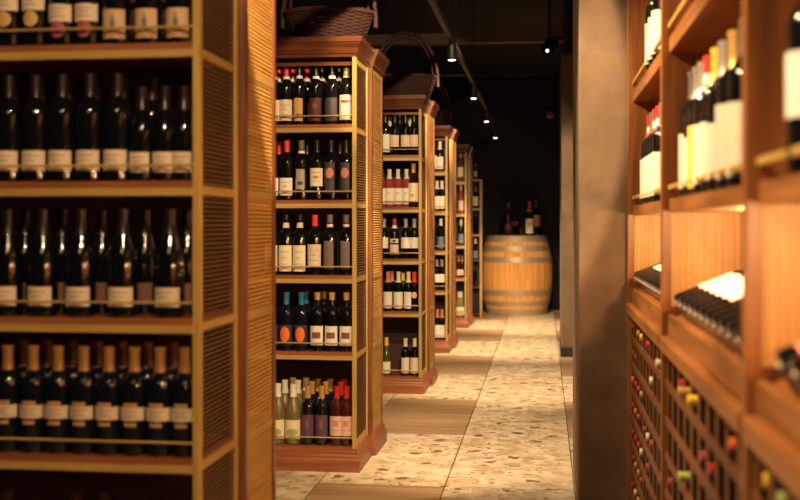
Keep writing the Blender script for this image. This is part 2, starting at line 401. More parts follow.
# ---- bottle types
cr = 'cream'
ts = dict(
 goldseal=T('dark bottle with gold seal under cream label', cap='black', labels=[(.128, .068, .052, 'cream', (), 1)], marks=[('disc', 'seal', .078, .044, .044)]),
 pinkseal=T('dark bottle with pink disc under cream label', cap='black', labels=[(.092, .068, .048, 'cream', (), 1)], marks=[('disc', 'pink', .046, .044, .046)]),
 silh=T('dark bottle with bottle silhouette on tan label', shape='bdx', cap='black', labels=[(.058, .060, .080, 'sand', (('corner', 'tan', .036, .060, .036), ('bottle', 'grey', .066, .014, .040)), 0)]),
 cream2=T('dark bottle with wide cream label', cap='bronze', labels=[(.059, .070, .056, 'cream', (), 1)], sc=1.0),
 cream2s=T('shorter dark bottle with small cream label', shape='bgy', cap='bronze', cz=.225, labels=[(.060, .060, .062, 'cream', (('disc', 'tan', .045, .012, .012),), 1)], sc=.88),
 plainback=T('plain dark bottle with bronze-black foil', cap='bronze', labels=[]),
 burg=T('sloping-shouldered dark bottle with square cream label', shape='bgy', cap='bronze', cz=.228, labels=[(.056, .072, .054, 'cream', (), 1)]),
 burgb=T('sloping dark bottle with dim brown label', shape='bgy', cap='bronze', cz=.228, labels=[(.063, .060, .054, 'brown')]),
 cross=T('gold-capped dark bottle with cross-shaped cream label', glass='glass_black', cap='copperf', cz=.232, labels=[(.117, .071, .036, 'cream', (), 1), (.142, .040, .011, 'tan'), (.087, .036, .011, 'tan')], sc=.985),
 crossb=T('dark bottle with brown foil', glass='glass_black', cap='rust', cz=.228, labels=[]),
 tallb=T('tall dark bottle topped with bronze foil', shape='slim', cap='bronze', cz=.27, labels=[(.1, .05, .06, 'cream')], sc=1.07),
 # second cabinet
 redcream=T('red-capped bottle with white-banded neck, cream label', cap='red', cz=.247, band=('white', .232, .247), labels=[(.075, .066, .105, 'ivory', (('disc', 'palepink', .095, .02, .02),), 1)]),
 redback=T('red-capped dark bottle with white neck band', cap='red', cz=.247, band=('white', .232, .247), labels=[(.075, .05, .09, 'offw')]),
 goldlab=T('dark bottle with tall golden label', cap='black', cz=.250, band=('white', .235, .250), labels=[(.077, .045, .115, 'gold', (('disc', 'brown', .05, .03, .012),), 0)]),
 darklab=T('dark bottle with dark red label', cap='black', cz=.250, band=('white', .232, .246), labels=[(.077, .060, .115, 'darkred', (('disc', 'brown', .095, .025, .03),), 0)]),
 darklab2=T('black bottle with smoky grey label', cap='black', cz=.250, band=('white', .232, .246), labels=[(.077, .060, .115, 'smoke')]),
 stripelab=T('dark bottle with brown-banded cream label', cap='olive', cz=.25, band=('green', .235, .247), labels=[(.085, .062, .125, 'ivory', (('disc', 'rust', .115, .05, .016),), 1)]),
 brightred=T('bright-red-capped bottle with white label', cap='brightred', cz=.243, labels=[(.068, .066, .088, 'white', (('disc', 'palepink', .07, .02, .02),), 1)]),
 silverlab=T('dark bottle with dull silver label', cap='grey', cz=.255, band=('white', .235, .249), labels=[(.105, .046, .10, 'silver', (('disc', 'smoke', .085, .03, .02),), 0)]),
 creamsq=T('dark bottle with square cream label', cap='black', cz=.24, labels=[(.115, .062, .090, 'ivory', (('disc', 'tan', .115, .03, .016),), 1)]),
 orangedisc=T('dark bottle with round salmon emblem', cap='black', cz=.24, labels=[(.11, .052, .155, 'smoke', (('disc', 'salmon', .135, .042, .052),), 0)]),
 bandback=T('dark bottle with narrow pale strip label', cap='black', labels=[(.09, .012, .09, 'palepink')]),
 creamfoil=T('cream-necked bottle with tall cream label', cap='black', cz=.275, band=('cream', .236, .262), labels=[(.083, .066, .130, 'ivory', (('disc', 'offw', .10, .026, .02),), 1)]),
 redtall=T('red-capped bottle with rosy cream label', cap='brightred', cz=.245, labels=[(.097, .068, .112, 'cream', (('disc', 'palepink', .12, .016, .02),), 1)]),
 graylab=T('grey-labelled black bottle with cream neck band', cap='grey', cz=.262, band=('cream', .240, .255), labels=[(.10, .05, .14, 'grey', (('disc', 'brown', .125, .034, .022), ('disc', 'brown', .07, .034, .022)), 0)]),
 sun=T('blue-capped bottle with round orange sun emblem', cap='blue', cz=.238, glass='glass_black', labels=[(.080, .072, .105, 'navy', (('disc', 'orange', .085, .054, .078),), 0)], sc=.97),
 boxlab=T('dark bottle with brown box on cream label', cap='gold', cz=.262, labels=[(.080, .066, .100, 'white', (), 0)], sc=.97),
 whitewine=T('white wine bottle with pale green label', shape='bgy', glass='glass_white', cap='white', cz=.235, labels=[(.075, .078, .095, 'ivory', (('disc', 'green', .062, .06, .035),), 0)]),
 whiteback=T('white wine bottle with pale cap', shape='bgy', glass='glass_white', cap='offw', cz=.235, labels=[(.075, .07, .09, 'ivory')], sc=1.02),
 purple=T('gold-capped dark bottle with purple label', shape='bdx', cap='gold', cz=.238, glass='glass_black', labels=[(.10, .066, .110, 'purple', (('disc', 'rust', .105, .02, .05),), 0)], sc=.97),
 purpleb=T('gold-capped dark bottle', cap='gold', cz=.238, glass='glass_black', labels=[]),
 pinklab=T('red-capped bottle with pale pink label', cap='red', cz=.238, glass='glass_ruby', labels=[(.100, .070, .100, 'palepink', (('disc', 'salmon', .112, .026, .026),), 1)], sc=.97),
 pinkb=T('red-capped dark bottle', cap='red', cz=.238, labels=[], sc=1.0),
 # third cabinet
 c3a=T('dark bottle with two-tone cream label', cap='black', labels=[(.105, .062, .085, 'cream', (('disc', 'palepink', .078, .05, .018),), 0)]),
 c3w=T('grey-white labelled dark bottle', cap='black', labels=[(.09, .066, .13, 'white')]),
 rose=T('rosé bottle with pale cap and white label', shape='bdx', glass='glass_rose', cap='offw', cz=.225, labels=[(.088, .075, .125, 'white', (('disc', 'salmon', .11, .02, .01),), 0)], sc=.92),
 amber=T('amber-capped bottle with cream label', shape='bgy', glass='glass_brown', cap='copperf', cz=.235, labels=[(.10, .074, .13, 'ivory', (('disc', 'gold', .08, .03, .02),), 0)], sc=1.06),
 redband=T('red-capped bottle with cream label, black band', cap='red', cz=.25, band=('white', .228, .25), labels=[(.07, .066, .075, 'cream'), (.135, .06, .03, 'offw', (('disc', 'black', .135, .03, .018),), 0)], sc=.97),
 whitecap=T('white-capped dark bottle with large white label', cap='silver', cz=.235, labels=[(.12, .07, .08, 'white')], sc=.97),
 pinkcap=T('pink-capped dark bottle with white label', cap='salmon', cz=.22, labels=[(.085, .07, .125, 'white', (), 0)], sc=.95),
 creamcap=T('cream-capped dark bottle with white label', cap='offw', cz=.22, labels=[(.085, .07, .125, 'white', (), 0)], sc=.95),
 orangecap=T('orange-capped dark bottle with small peach emblem', cap='brightred', cz=.22, labels=[], marks=[('disc', 'palepink', .125, .046, .05)], sc=.95),
 yellowcap=T('yellow-capped olive bottle with white label', shape='bgy', glass='glass_green', cap='yellow', cz=.235, labels=[(.065, .07, .09, 'ivory')], sc=.92),
 creamlow=T('cream-capped dark bottle with tall label', cap='ivory', cz=.235, labels=[(.085, .064, .125, 'offw')], sc=.9),
 bluelab=T('white-capped bottle with blue-grey label', cap='offw', cz=.235, labels=[(.075, .07, .11, 'bluel')]),
 smallrose=T('small rosé bottle with blush label', glass='glass_brown', cap='copperf', cz=.22, labels=[(.07, .05, .08, 'palepink')], sc=.85),
 rosetall=T('tall rosé bottle', shape='slim', glass='glass_rose', cap='salmon', cz=.27, labels=[(.09, .07, .12, 'palepink')], sc=1.0),
 clearb=T('pale glass bottle with white stopper', shape='bgy', glass='glass_clear', cap='silver', cz=.25, labels=[(.10, .06, .10, 'offw')], sc=1.1),
)
ts['boxlab']['labels'] = [(.080, .066, .100, 'white', (('rectm', 'rust', .082, .046, .032),), 0)]
def place_row(cab, shelf, row, rowname, dd, items, group):
    d0, X, Y0 = CY[cab]; z = dict((n, zz) for zz, n in SHELF)[shelf]
    items = sorted(items, key=lambda a: -a[0])
    for i, (px, k) in enumerate(items):
        yy = Y0+dd; x = -1.0
        for _ in range(8): d = yy*CS-x*SN; x = wx(px, d)
        lim = X-.022-SHAPES[ts[k]['shape']][2][0]*ts[k]['sc']
        if row == 'front' or True: x = min(x, lim)
        look = ts[k]['look']
        pos = f'{ORD[i]} from right, {rowname} row, {shelf} shelf, {cab} cabinet'
        if len((look+', '+pos).split()) > 16: pos = f'{rowname} {ORD[i]} from right, {shelf} shelf, {cab} cabinet'
        bottle(ts[k], (x, yy, z), random.uniform(-.05, .05), look+', '+pos, group)
# rect emblem variant (rectangle printed on a label)
_mp = m_patch
def m_patch(kind, *a):
    if kind == 'rectm':
        me = _mp('rect', *a); return me
    return _mp(kind, *a)

G = lambda s, c: f'wine bottles on the {s} shelf of the {c} cabinet'
place_row('nearest', 'top', 'front', 'front', .058, [(10, 'goldseal'), (36, 'goldseal'), (63, 'pinkseal'), (89, 'pinkseal'), (117, 'silh'), (149, 'silh'), (180, 'silh')], G('top', 'nearest'))
place_row('nearest', 'second', 'front', 'front', .058, [(9, 'cream2'), (36, 'cream2'), (62.5, 'cream2'), (90, 'cream2'), (117.5, 'cream2'), (142, 'cream2s'), (165, 'cream2s'), (184, 'cream2s')], G('second', 'nearest'))
place_row('nearest', 'second', 'back', 'rear', .165, [(14, 'plainback'), (41, 'plainback'), (68, 'plainback'), (95, 'plainback'), (123, 'plainback'), (152, 'plainback')], G('second', 'nearest'))
place_row('nearest', 'third', 'front', 'front', .062, [(8, 'burg'), (43, 'burg'), (81, 'burg'), (123, 'burg'), (170, 'burg')], G('third', 'nearest'))
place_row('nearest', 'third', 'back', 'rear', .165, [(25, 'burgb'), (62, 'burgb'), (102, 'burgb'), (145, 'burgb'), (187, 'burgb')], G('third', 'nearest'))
place_row('nearest', 'fourth', 'front', 'front', .058, [(8, 'cross'), (33.5, 'cross'), (58.5, 'cross'), (84, 'cross'), (109, 'cross'), (134.5, 'cross'), (160, 'cross'), (184.5, 'cross')], G('fourth', 'nearest'))
place_row('nearest', 'fourth', 'back', 'rear', .15, [(24, 'crossb'), (48, 'crossb'), (73, 'crossb'), (98, 'crossb'), (122, 'crossb'), (147, 'crossb'), (172, 'crossb')], G('fourth', 'nearest'))
place_row('nearest', 'bottom', 'front', 'front', .058, [(8, 'tallb'), (76, 'tallb'), (104, 'tallb')], G('bottom', 'nearest'))

place_row('second', 'top', 'front', 'front', .06, [(274, 'redcream'), (286.5, 'redcream'), (299.5, 'goldlab'), (316, 'darklab'), (332, 'darklab2'), (347, 'stripelab')], G('top', 'second'))
place_row('second', 'top', 'back', 'rear', .16, [(279, 'redback'), (293, 'redback'), (307, 'redback'), (322, 'darklab2'), (339, 'darklab2')], G('top', 'second'))
place_row('second', 'second', 'front', 'front', .06, [(273, 'brightred'), (287, 'brightred'), (301.5, 'silverlab'), (317, 'creamsq'), (331, 'orangedisc'), (347.5, 'orangedisc')], G('second', 'second'))
place_row('second', 'second', 'back', 'rear', .16, [(279, 'pinkb'), (307, 'plainback'), (340, 'bandback')], G('second', 'second'))
place_row('second', 'third', 'front', 'front', .06, [(272, 'creamfoil'), (286, 'creamfoil'), (300, 'creamfoil'), (315, 'redtall'), (330, 'graylab'), (347, 'graylab')], G('third', 'second'))
place_row('second', 'fourth', 'front', 'front', .06, [(272, 'sun'), (286.5, 'sun'), (301.5, 'sun'), (317.5, 'boxlab'), (332, 'boxlab'), (346.5, 'boxlab')], G('fourth', 'second'))
place_row('second', 'fourth', 'back', 'rear', .16, [(306, 'sun'), (324, 'boxlab')], G('fourth', 'second'))
place_row('second', 'bottom', 'front', 'front', .06, [(278, 'whitewine'), (293.5, 'whitewine'), (308, 'purple'), (322, 'purple'), (337, 'pinklab'), (352, 'pinklab')], G('bottom', 'second'))
place_row('second', 'bottom', 'back', 'middle', .15, [(285, 'whiteback'), (298, 'whiteback'), (312, 'purpleb'), (326, 'purpleb'), (341, 'pinkb')], G('bottom', 'second'))
place_row('second', 'bottom', 'back', 'rear', .24, [(293, 'whiteback'), (306, 'whiteback'), (318, 'purpleb'), (330, 'purpleb'), (344, 'pinkb')], G('bottom', 'second'))

place_row('third', 'top', 'front', 'front', .06, [(385.5, 'c3w'), (395, 'c3a'), (405.5, 'c3a'), (417, 'c3a')], G('top', 'third'))
place_row('third', 'top', 'back', 'rear', .16, [(390, 'creamcap'), (400, 'plainback'), (410, 'creamcap')], G('top', 'third'))
place_row('third', 'second', 'front', 'front', .06, [(381, 'rose'), (389.5, 'rose'), (398, 'rose'), (406.5, 'rose'), (415, 'amber')], G('second', 'third'))
place_row('third', 'third', 'front', 'front', .06, [(384, 'whitecap'), (394.5, 'redband'), (405.8, 'whitecap'), (416.5, 'whitecap')], G('third', 'third'))
place_row('third', 'fourth', 'front', 'front', .06, [(388, 'pinkcap'), (398.5, 'creamcap'), (408.5, 'creamcap'), (419, 'orangecap')], G('fourth', 'third'))
place_row('third', 'fourth', 'back', 'rear', .16, [(392, 'pinkcap'), (403, 'yellowcap'), (414, 'yellowcap')], G('fourth', 'third'))
place_row('third', 'bottom', 'front', 'front', .06, [(386.5, 'yellowcap'), (405.5, 'creamlow'), (418, 'creamlow')], G('bottom', 'third'))
place_row('fourth', 'top', 'front', 'front', .06, [(433, 'c3w'), (440, 'creamcap')], G('top', 'fourth'))
place_row('fourth', 'second', 'front', 'front', .06, [(437, 'creamcap'), (444, 'creamcap')], G('second', 'fourth'))
place_row('fourth', 'third', 'front', 'front', .06, [(434, 'plainback'), (441, 'bluelab')], G('third', 'fourth'))
place_row('fourth', 'fourth', 'front', 'front', .06, [(437, 'whitecap'), (444, 'whitecap')], G('fourth', 'fourth'))
place_row('fourth', 'bottom', 'front', 'front', .06, [(437.5, 'pinkcap'), (444.5, 'pinkcap')], G('bottom', 'fourth'))
place_row('fifth', 'top', 'front', 'front', .06, [(460.5, 'clearb')], G('top', 'fifth'))
place_row('fifth', 'second', 'front', 'front', .06, [(461, 'rosetall')], G('second', 'fifth'))
place_row('fifth', 'third', 'front', 'front', .06, [(461, 'bluelab')], G('third', 'fifth'))
place_row('fifth', 'fourth', 'front', 'front', .06, [(458.8, 'smallrose'), (463, 'smallrose')], G('fourth', 'fifth'))
place_row('fifth', 'bottom', 'front', 'front', .06, [(459, 'whitewine'), (464, 'whitewine')], G('bottom', 'fifth'))

# ------------------------------------------------------------------ right-hand wall rack
XF = .34; XB = .70
PY = [wy(XF, d) for d in (.55, 1.893, 3.24, 4.56)]     # near edges of the partitions
names = ['nearest', 'middle', 'farthest']
CELLZ = [.90, .774, .668, .562, .456, .350, .244, .138]
NC = 10
rack_label = ['nearest bay of the wall rack at the right edge of the picture',
              'middle bay of the right-hand wooden wall rack',
              'farthest bay of the right-hand wall rack, touching the plaster pillar']
BAY = []
for b in range(3):
    y0, y1 = PY[b], PY[b+1]; BAY.append((y0, y1))
    r = empty('wall_rack', (XF, y0, 0)); tag(r, rack_label[b], 'wine rack', 'bays of the right-hand wall rack')
    L = y1-y0; X0 = .022; X1 = XB-XF
    # local: x 0 = face of partitions, y 0 .. L
    if b == 0: MB().box(0, X1, 0, .034, 0, 2.35).obj('partition', M['rack_z'], r, bevel=.002)
    MB().box(0, X1, L, L+.034 if b < 2 else L+.026, 0, 2.35).obj('partition', M['rack_z'], r, bevel=.002)
    ya, yb = .0345, L-.0005
    MB().box(X1-.012, X1, ya, yb, 0, 2.35).obj('back_panel', M['planks'], r)
    for zt, th in ((1.77, .046), (1.30, .038), (2.22, .046)):
        sh = MB().box(X0, X1-.0125, ya, yb, zt-th, zt).obj('shelf', M['rack_y'], r, bevel=.0015)
        MB().box(X0-.004, X0+.006, ya, yb, zt+.026, zt+.041).obj('guard_rail', M['oak_y'], sh, bevel=.003)
    MB().box(X0+.006, X1-.0125, L-.0065, L-.0005, .986, 1.2615).obj('niche_lining', M['bead'], r)
    # slanted display board
    R4 = Matrix.Translation((X0+.012, 0, .955)) @ Matrix.Rotation(math.radians(-22), 4, 'Y')
    MB().box(0, .32, ya, yb-.0065, -.012, 0, M4=R4).obj('display_board', M['rack_y'], r)
    MB().box(X0-.004, X0+.010, ya, yb, .905, .964).obj('display_lip', M['rack_y'], r, bevel=.002)
    MB().box(X0-.030, X1-.0125, ya, yb, .862, .903).obj('ledge', M['rack_y'], r, bevel=.004)
    m = MB()
    cw = (yb-ya)/NC
    for k in range(NC+1):
        yy = min(max(ya+k*cw, ya+.006), yb-.006)
        m.box(X0, X1-.0125, yy-.0055, yy+.0055, .03, .8615)
    m.obj('cell_dividers', M['lattice'], r)
    m = MB()
    for z in CELLZ[1:]:
        for k in range(NC):
            m.box(X0+.0125, X1-.0125, ya+k*cw+.006+(.006 if k == 0 else 0), ya+(k+1)*cw-.006-(.006 if k == NC-1 else 0), z-.016, z)
    m.obj('cell_shelves', M['lattice'], r)
    m = MB()
    for k in range(NC+1):
        yy = min(max(ya+k*cw, ya+.018), yb-.018)
        m.box(X0-.006, X0-.0005, yy-.018, yy+.018, .03, .8615)
    for z in CELLZ[1:]:
        m.box(X0-.0135, X0-.006, ya, yb, z-.020, z+.002)
    m.obj('cell_front_lattice', M['latfront'], r)
    MB().box(X0, X1-.0125, ya, yb, 0, .029).obj('plinth', M['rack_y'], r)
    for yy in (L*.22, L*.62):
        MB().lathe([(.018, 0), (.018, .0045)], 16, c=(.16, yy, 1.2572)).obj('puck_light', M['strip'], r, 40)

rt = dict(
 wh=T('white-labelled dark bottle', cap='grey', cz=.235, labels=[(.085, .092, .13, 'offw', (('disc', 'ivory', .10, .03, .03),))], sc=1.1),
 goldf=T('gold-foiled bottle with large white label', glass='glass_black', cap='gold', cz=.228, labels=[(.090, .092, .14, 'offw', (('disc', 'ivory', .10, .03, .03),))], sc=1.1),
 sil=T('silver-foiled bottle with white label', cap='silver', cz=.228, labels=[(.079, .092, .112, 'offw', (('disc', 'ivory', .10, .03, .03),))], sc=1.1),
 yel=T('silver-capped bottle with yellow label', cap='silver', cz=.222, labels=[(.085, .092, .14, 'yellow')], sc=1.1),
 yelc=T('yellow-capped bottle with white label', cap='yellow', cz=.222, labels=[(.088, .085, .115, 'offw', (('disc', 'ivory', .10, .03, .03),))], sc=1.1),
 redw=T('red-and-white-foiled bottle', cap='brightred', cz=.226, band=('white', .24, .262), labels=[(.085, .092, .13, 'offw', (('disc', 'ivory', .10, .03, .03),))], sc=1.1),
 bigw=T('black-capped bottle with tall white label', cap='black', cz=.24, labels=[(.118, .11, .085, 'white')], sc=1.12),
)
def rack_row(b, z, items, shelf):
    n = {0: 'nearest', 1: 'middle', 2: 'farthest'}[b]
    for i, (d, k) in enumerate(items):
        X = .398; y = wy(X, d)
        bottle(rt[k], (X, y, z), math.radians(-38)+random.uniform(-.06, .06), f"{rt[k]['look']}, {ORD[i]} from near end, {shelf} shelf, {n} rack bay",
               f'wine bottles standing in the {n} rack bay')
rack_row(1, 1.30, [(2.18, 'wh'), (2.32, 'goldf'), (2.45, 'sil'), (2.55, 'yelc'), (2.67, 'redw'), (2.765, 'yel'), (2.86, 'sil'), (2.95, 'wh')], 'lower')
rack_row(2, 1.30, [(3.70, 'wh'), (3.81, 'redw'), (3.92, 'redw'), (4.03, 'wh'), (4.14, 'redw')], 'lower')
rack_row(2, 1.77, [(3.70, 'wh'), (3.82, 'wh'), (3.94, 'wh')], 'upper')
rack_row(0, 1.30, [(1.50, 'bigw'), (1.635, 'bigw')], 'lower')

# bottles lying on the slanted display boards: base towards the aisle, neck up and back
dt = dict(
 lw=T('reclining dark bottle with bright white label', cap='black', labels=[(.122, .10, .10, 'white')]),
 ld=T('reclining dark bottle', cap='black', labels=[(.165, .08, .03, 'white')]),
 ly=T('reclining dark bottle with yellow label', cap='black', labels=[(.14, .09, .07, 'yellow')]),
 lo=T('reclining dark bottle with orange round label', cap='red', labels=[(.075, .09, .09, 'salmon', (('disc', 'orange', .075, .07, .07),), 0)]),
)
def recl(b, d, k, i, n):
    t = dt[k]; X = XF+.022+.012+.030; a = math.radians(22)
    y = wy(X, d)
    ax = Vector((math.cos(a), 0, math.sin(a)))              # bottle axis
    up = Vector((-math.sin(a), 0, math.cos(a)))
    # bottle -y (label) faces up; z along the axis
    zc = ax; yc = -up; xc = yc.cross(zc)
    R = Matrix((xc, yc, zc)).transposed().to_quaternion()
    base = Vector((XF+.022+.012, y, .955))+up*.039+ax*.012
    o = bottle(t, base, 0, f"{t['look']}, {ORD[i]} from the near end of the {n} display", f'reclining bottles on the {n} slanted display', rot=R)
    g = MB().lathe([(.0001, -.006), (.0035, -.005), (.0052, -.0025), (.006, 0), (.006, .002)], 14, cap0=False).mesh('base_glint', M['c_offw'], 60) if 'glint' not in _cache else _cache['glint']
    _cache['glint'] = g
    q = link('base_glint', g, o); q.location = (0, -.013, 0)  # pale dome stands in for a lamp reflection on the glass base
seq = ['ly', 'lw', 'lw', 'ld', 'ly', 'ld', 'lw', 'lw', 'lw', 'lw', 'lw', 'lw']
for i in range(12):
    recl(1, 2.0+.0985*i, seq[i], i, 'middle')
for i in range(11): recl(2, 3.42+.104*i, ['lw', 'lw', 'ld', 'lw'][i % 4], i, 'farthest')
for i, (d, k) in enumerate([(1.52, 'lo'), (1.62, 'ly'), (1.725, 'lo')]): recl(0, d, k, i, 'nearest')

# bottles lying in the square cells, capped necks towards the aisle
ct = {}
for cname, c in dict(red='red', gold='gold', yellow='yellow', white='offw', darkred='pink', black='black', orange='orange', rust='rust', green='green').items():
    ct[cname] = T(f'{cname.replace("darkred", "maroon")}-capped bottle neck', cap=c, cz=.225, glass='glass_dark', labels=[(.1, .07, .09, 'white')], sc=.80)
used = {}
def cell(px, py, cname, out=0.0):
    d = dep(.37, px); y = wy(.37, d); z = wz(py, d)
    b = 0 if y < PY[1] else (1 if y < PY[2] else 2)
    ya = PY[b]+.0345; cw = (PY[b+1]-.0005-ya)/NC
    col = min(max(int((y-ya)/cw), 0), NC-1)
    row = min(range(len(CELLZ)-1), key=lambda k: abs(CELLZ[k+1]+.038-z))
    for dr, dc in ((0, 0), (0, 1), (1, 0), (0, -1), (-1, 0), (1, 1), (-1, 1), (1, -1), (-1, -1), (0, 2), (0, -2), (2, 0), (2, 1)):
        r2, c2 = row+dr, col+dc
        if 0 <= r2 < 7 and 0 <= c2 < NC and (b, r2, c2) not in used: break
    else: return
    used[(b, r2, c2)] = 1
    yc = ya+(c2+.5)*cw; zf = CELLZ[r2+1]+.0382
    ax = Vector((-1, 0, 0)); R = Matrix((Vector((0, 0, 1)).cross(ax), Vector((0, 0, 1)), ax)).transposed().to_quaternion()
    n = names[b]
    bottle(ct[cname], (.592-out*.6, yc, zf-.005), 0, f"{ct[cname]['look']}, {ORD[r2]} cell row down, {ORD[c2]} from near end, {n} rack bay", f'bottles lying in the cells of the {n} rack bay', rot=R)
for a in [(642, 343, 'gold'), (645, 346, 'yellow'), (650, 349, 'red'), (631, 325, 'rust'), (635, 328, 'rust'), (638, 375, 'red'), (640, 378, 'gold'), (644, 385, 'gold'),
          (649, 392, 'black'), (657, 396, 'white'), (629, 390, 'red'), (634, 397, 'rust'), (640, 404, 'gold'), (646, 412, 'black'), (638, 414, 'red'), (629, 422, 'red'),
          (635, 430, 'gold'), (650, 424, 'white'), (637, 438, 'red'), (641, 444, 'gold'), (640, 450, 'darkred'), (629, 455, 'red'), (645, 454, 'white'), (633, 463, 'white'),
          (652, 465, 'darkred'), (649, 472, 'black'), (640, 480, 'gold'), (631, 488, 'green'), (637, 492, 'darkred'), (645, 488, 'darkred'), (631, 350, 'rust'), (633, 365, 'darkred'),
          (655, 440, 'darkred'), (632, 440, 'rust'), (643, 425, 'rust'), (634, 475, 'red'),
          (670, 368, 'white', .03), (684, 383, 'red'), (692, 392, 'gold', .03), (700, 408, 'yellow', .02), (690, 455, 'green', .03), (676, 473, 'darkred'), (706, 471, 'darkred'),
          (735, 442, 'orange'), (767, 478, 'yellow', -.012), (786, 494, 'green', -.005), (722, 498, 'red'), (770, 540, 'red')]:
    cell(*a)

# ------------------------------------------------------------------ setting
YW = wy(0, 15.75)
fl = MB()
fl.box(-3.2, .9, -1.5, YW+.1, -.12, -.004, 2)
cols = [-3.06, -2.46, -1.86, -1.26, -1.06, -.46, .14, .74, .90]
cols = [-3.2, -2.86, -2.26, -1.66, -1.06, -.46, .14, .74, .90]
yb0 = (5.22-.098)/.9915
for ci in range(len(cols)-1):
    xa, xb = cols[ci]+.003, cols[ci+1]-.003
    woodcol = (ci % 2 == 0)
    for k in range(-6, 10):
        ya, yb = yb0+k*1.281+.003, yb0+(k+1)*1.281-.003
        ya, yb = max(ya, -1.5), min(yb, YW)
        if yb <= ya: continue
        isw = woodcol and (k % 2 == 1)
        fl.box(xa, xb, ya, yb, -.006, 0, 1 if isw else 0)
struct(fl.obj('floor', [M['stone'], M['floorwood'], M['grout']]))
struct(MB().box(-3.2, .9, -1.5, YW+.1, 3.3, 3.4).obj('ceiling', M['blackwall']))
struct(MB().box(-3.3, -3.2, -1.5, YW+.1, -.1, 3.4).obj('wall_left', M['blackwall']))
struct(MB().box(.9, 1.0, -1.5, YW+.1, -.1, 3.4).obj('wall_right', M['blackwall']))
struct(MB().box(-3.2, .9, YW, YW+.1, 0, 3.3).obj('wall_back', M['blackwall']))
struct(MB().box(-3.2, .9, -1.6, -1.5, 0, 3.3).obj('wall_front', M['blackwall']))
Y1 = PY[3]+.03
struct(MB().box(.144, .90, Y1, Y1+1.0, 0, 3.3).obj('wall_pillar', M['plaster'], bevel=.006))
Y2 = wy(.155, 10.2)
struct(MB().box(.158, .90, Y2, Y2+.9, .085, 2.77).obj('wall_pier', M['plaster'], bevel=.006))
struct(MB().box(.150, .90, Y2-.008, Y2+.9, 0, .085).obj('baseboard_pier', M['black']))
struct(MB().box(.19, .90, Y2-.1, YW, 2.77, 3.3).obj('trim_1', M['blackwall']))
yb_ = wy(-.5, 10.6)
struct(MB().box(-3.2, .9, yb_, yb_+.12, 2.955, 3.05).obj('trim_2', M['beam']))
struct(MB().box(-3.2, .9, wy(0, 13.0), wy(0, 13.0)+.03, 2.965, 2.985).obj('trim_3', M['rod']))

# copper disc on the back wall
X = wx(550, 15.7)
r = empty('wall_disc', (X, YW, wz(114.5, 15.7))); tag(r, 'small round copper disc high on the black back wall', 'wall ornament')
m = MB().lathe([(.052, 0), (.052, .012), (.040, .02), (.022, .02), (.018, .014)], 24); o = m.obj('rim', M['copper'], r, 40); o.rotation_euler = (PI/2, 0, 0)
m = MB().lathe([(.017, .012), (.017, .022), (.010, .026)], 16); o = m.obj('centre', M['black'], r, 40); o.rotation_euler = (PI/2, 0, 0)

# ------------------------------------------------------------------ barrel
bd = 15.2; bx = wx(516.6, bd); by = wy(bx, bd); H = 1.06
def brad(z):
    t = (z/H-.5)*2; return .492-.082*t*t-.012*t**4
r = empty('wine_barrel', (bx, by, 0)); tag(r, 'big oak barrel with grey hoops standing at the end of the aisle', 'barrel')
n = 180; prof = [i*H/24 for i in range(25)]
m = MB(); vs = []; fs = []
for z in prof:
    for k in range(n):
        g = -.004 if k % 6 == 0 else 0
        a = 2*PI*k/n; rr = brad(z)+g; vs.append((rr*math.cos(a), rr*math.sin(a), z))
for i in range(24):
    for k in range(n): fs.append((i*n+k, i*n+(k+1) % n, (i+1)*n+(k+1) % n, (i+1)*n+k))
# top recess
b0 = len(vs)
for rr, z in ((brad(H)-.03, H), (brad(H)-.035, H-.035)):
    for k in range(n): a = 2*PI*k/n; vs.append((rr*math.cos(a), rr*math.sin(a), z))
for k in range(n):
    k2 = (k+1) % n
    fs.append((24*n+k, 24*n+k2, b0+k2, b0+k)); fs.append((b0+k, b0+k2, b0+n+k2, b0+n+k))
fs.append(tuple(reversed(range(n))))
m.add(vs, fs); m.obj('staves', M['stave'], r, 30)
MB().lathe([(brad(H)-.034, H-.036), (brad(H)-.034, H-.002)], 64).obj('barrel_head', M['stave'], r, 30)
for z0, z1 in ((H-.078, H-.002), (.853, .925), (.705, .775), (.262, .335), (.125, .185), (.004, .075)):
    pr = [(brad(z)+.0005, z) for z in (z0, z1)]
    MB().lathe([(brad(z0)-.003, z0), (brad(z0)+.006, z0), (brad((z0+z1)/2)+.0065, (z0+z1)/2), (brad(z1)+.006, z1), (brad(z1)-.003, z1)], 90, cap0=False, cap1=False).obj('hoop', M['hoop'], r, 30)
# things on the barrel
bt = dict(
 a=T('', shape='bdx', cap='red', cz=.225, band=('white', .215, .224), labels=[(.085, .066, .13, 'white', (('disc', 'tan', .10, .03, .02),), 1)], sc=1.52),
 b=T('', shape='bdx', cap='darkred', cz=.235, labels=[(.125, .066, .10, 'tan', (), 0)], sc=1.6),
 c=T('', shape='bgy', glass='glass_ruby', cap='darkred', cz=.25, labels=[(.08, .06, .06, 'darkred')], sc=1.5))
def on_barrel(px, d): x = wx(px, d); return (x, wy(x, d), H)
bottle(bt['a'], on_barrel(529.5, 15.0), 0, 'big red-capped bottle with white label on top of the barrel', 'bottles on the barrel')
bottle(bt['b'], on_barrel(536, 15.2), .2, 'big dark bottle with tan label on the right of the barrel top', 'bottles on the barrel')
bottle(bt['c'], on_barrel(508.5, 15.15), 0, 'dark ruby carafe-like bottle among the glasses on the barrel', 'bottles on the barrel')
GL = [(.048, 0), (.048, .006), (.010, .014), (.007, .03), (.007, .11), (.020, .125), (.050, .155), (.062, .20), (.058, .25), (.050, .30), (.0475, .30), (.0555, .25), (.059, .20), (.047, .158), (.017, .130), (.0005, .124)]
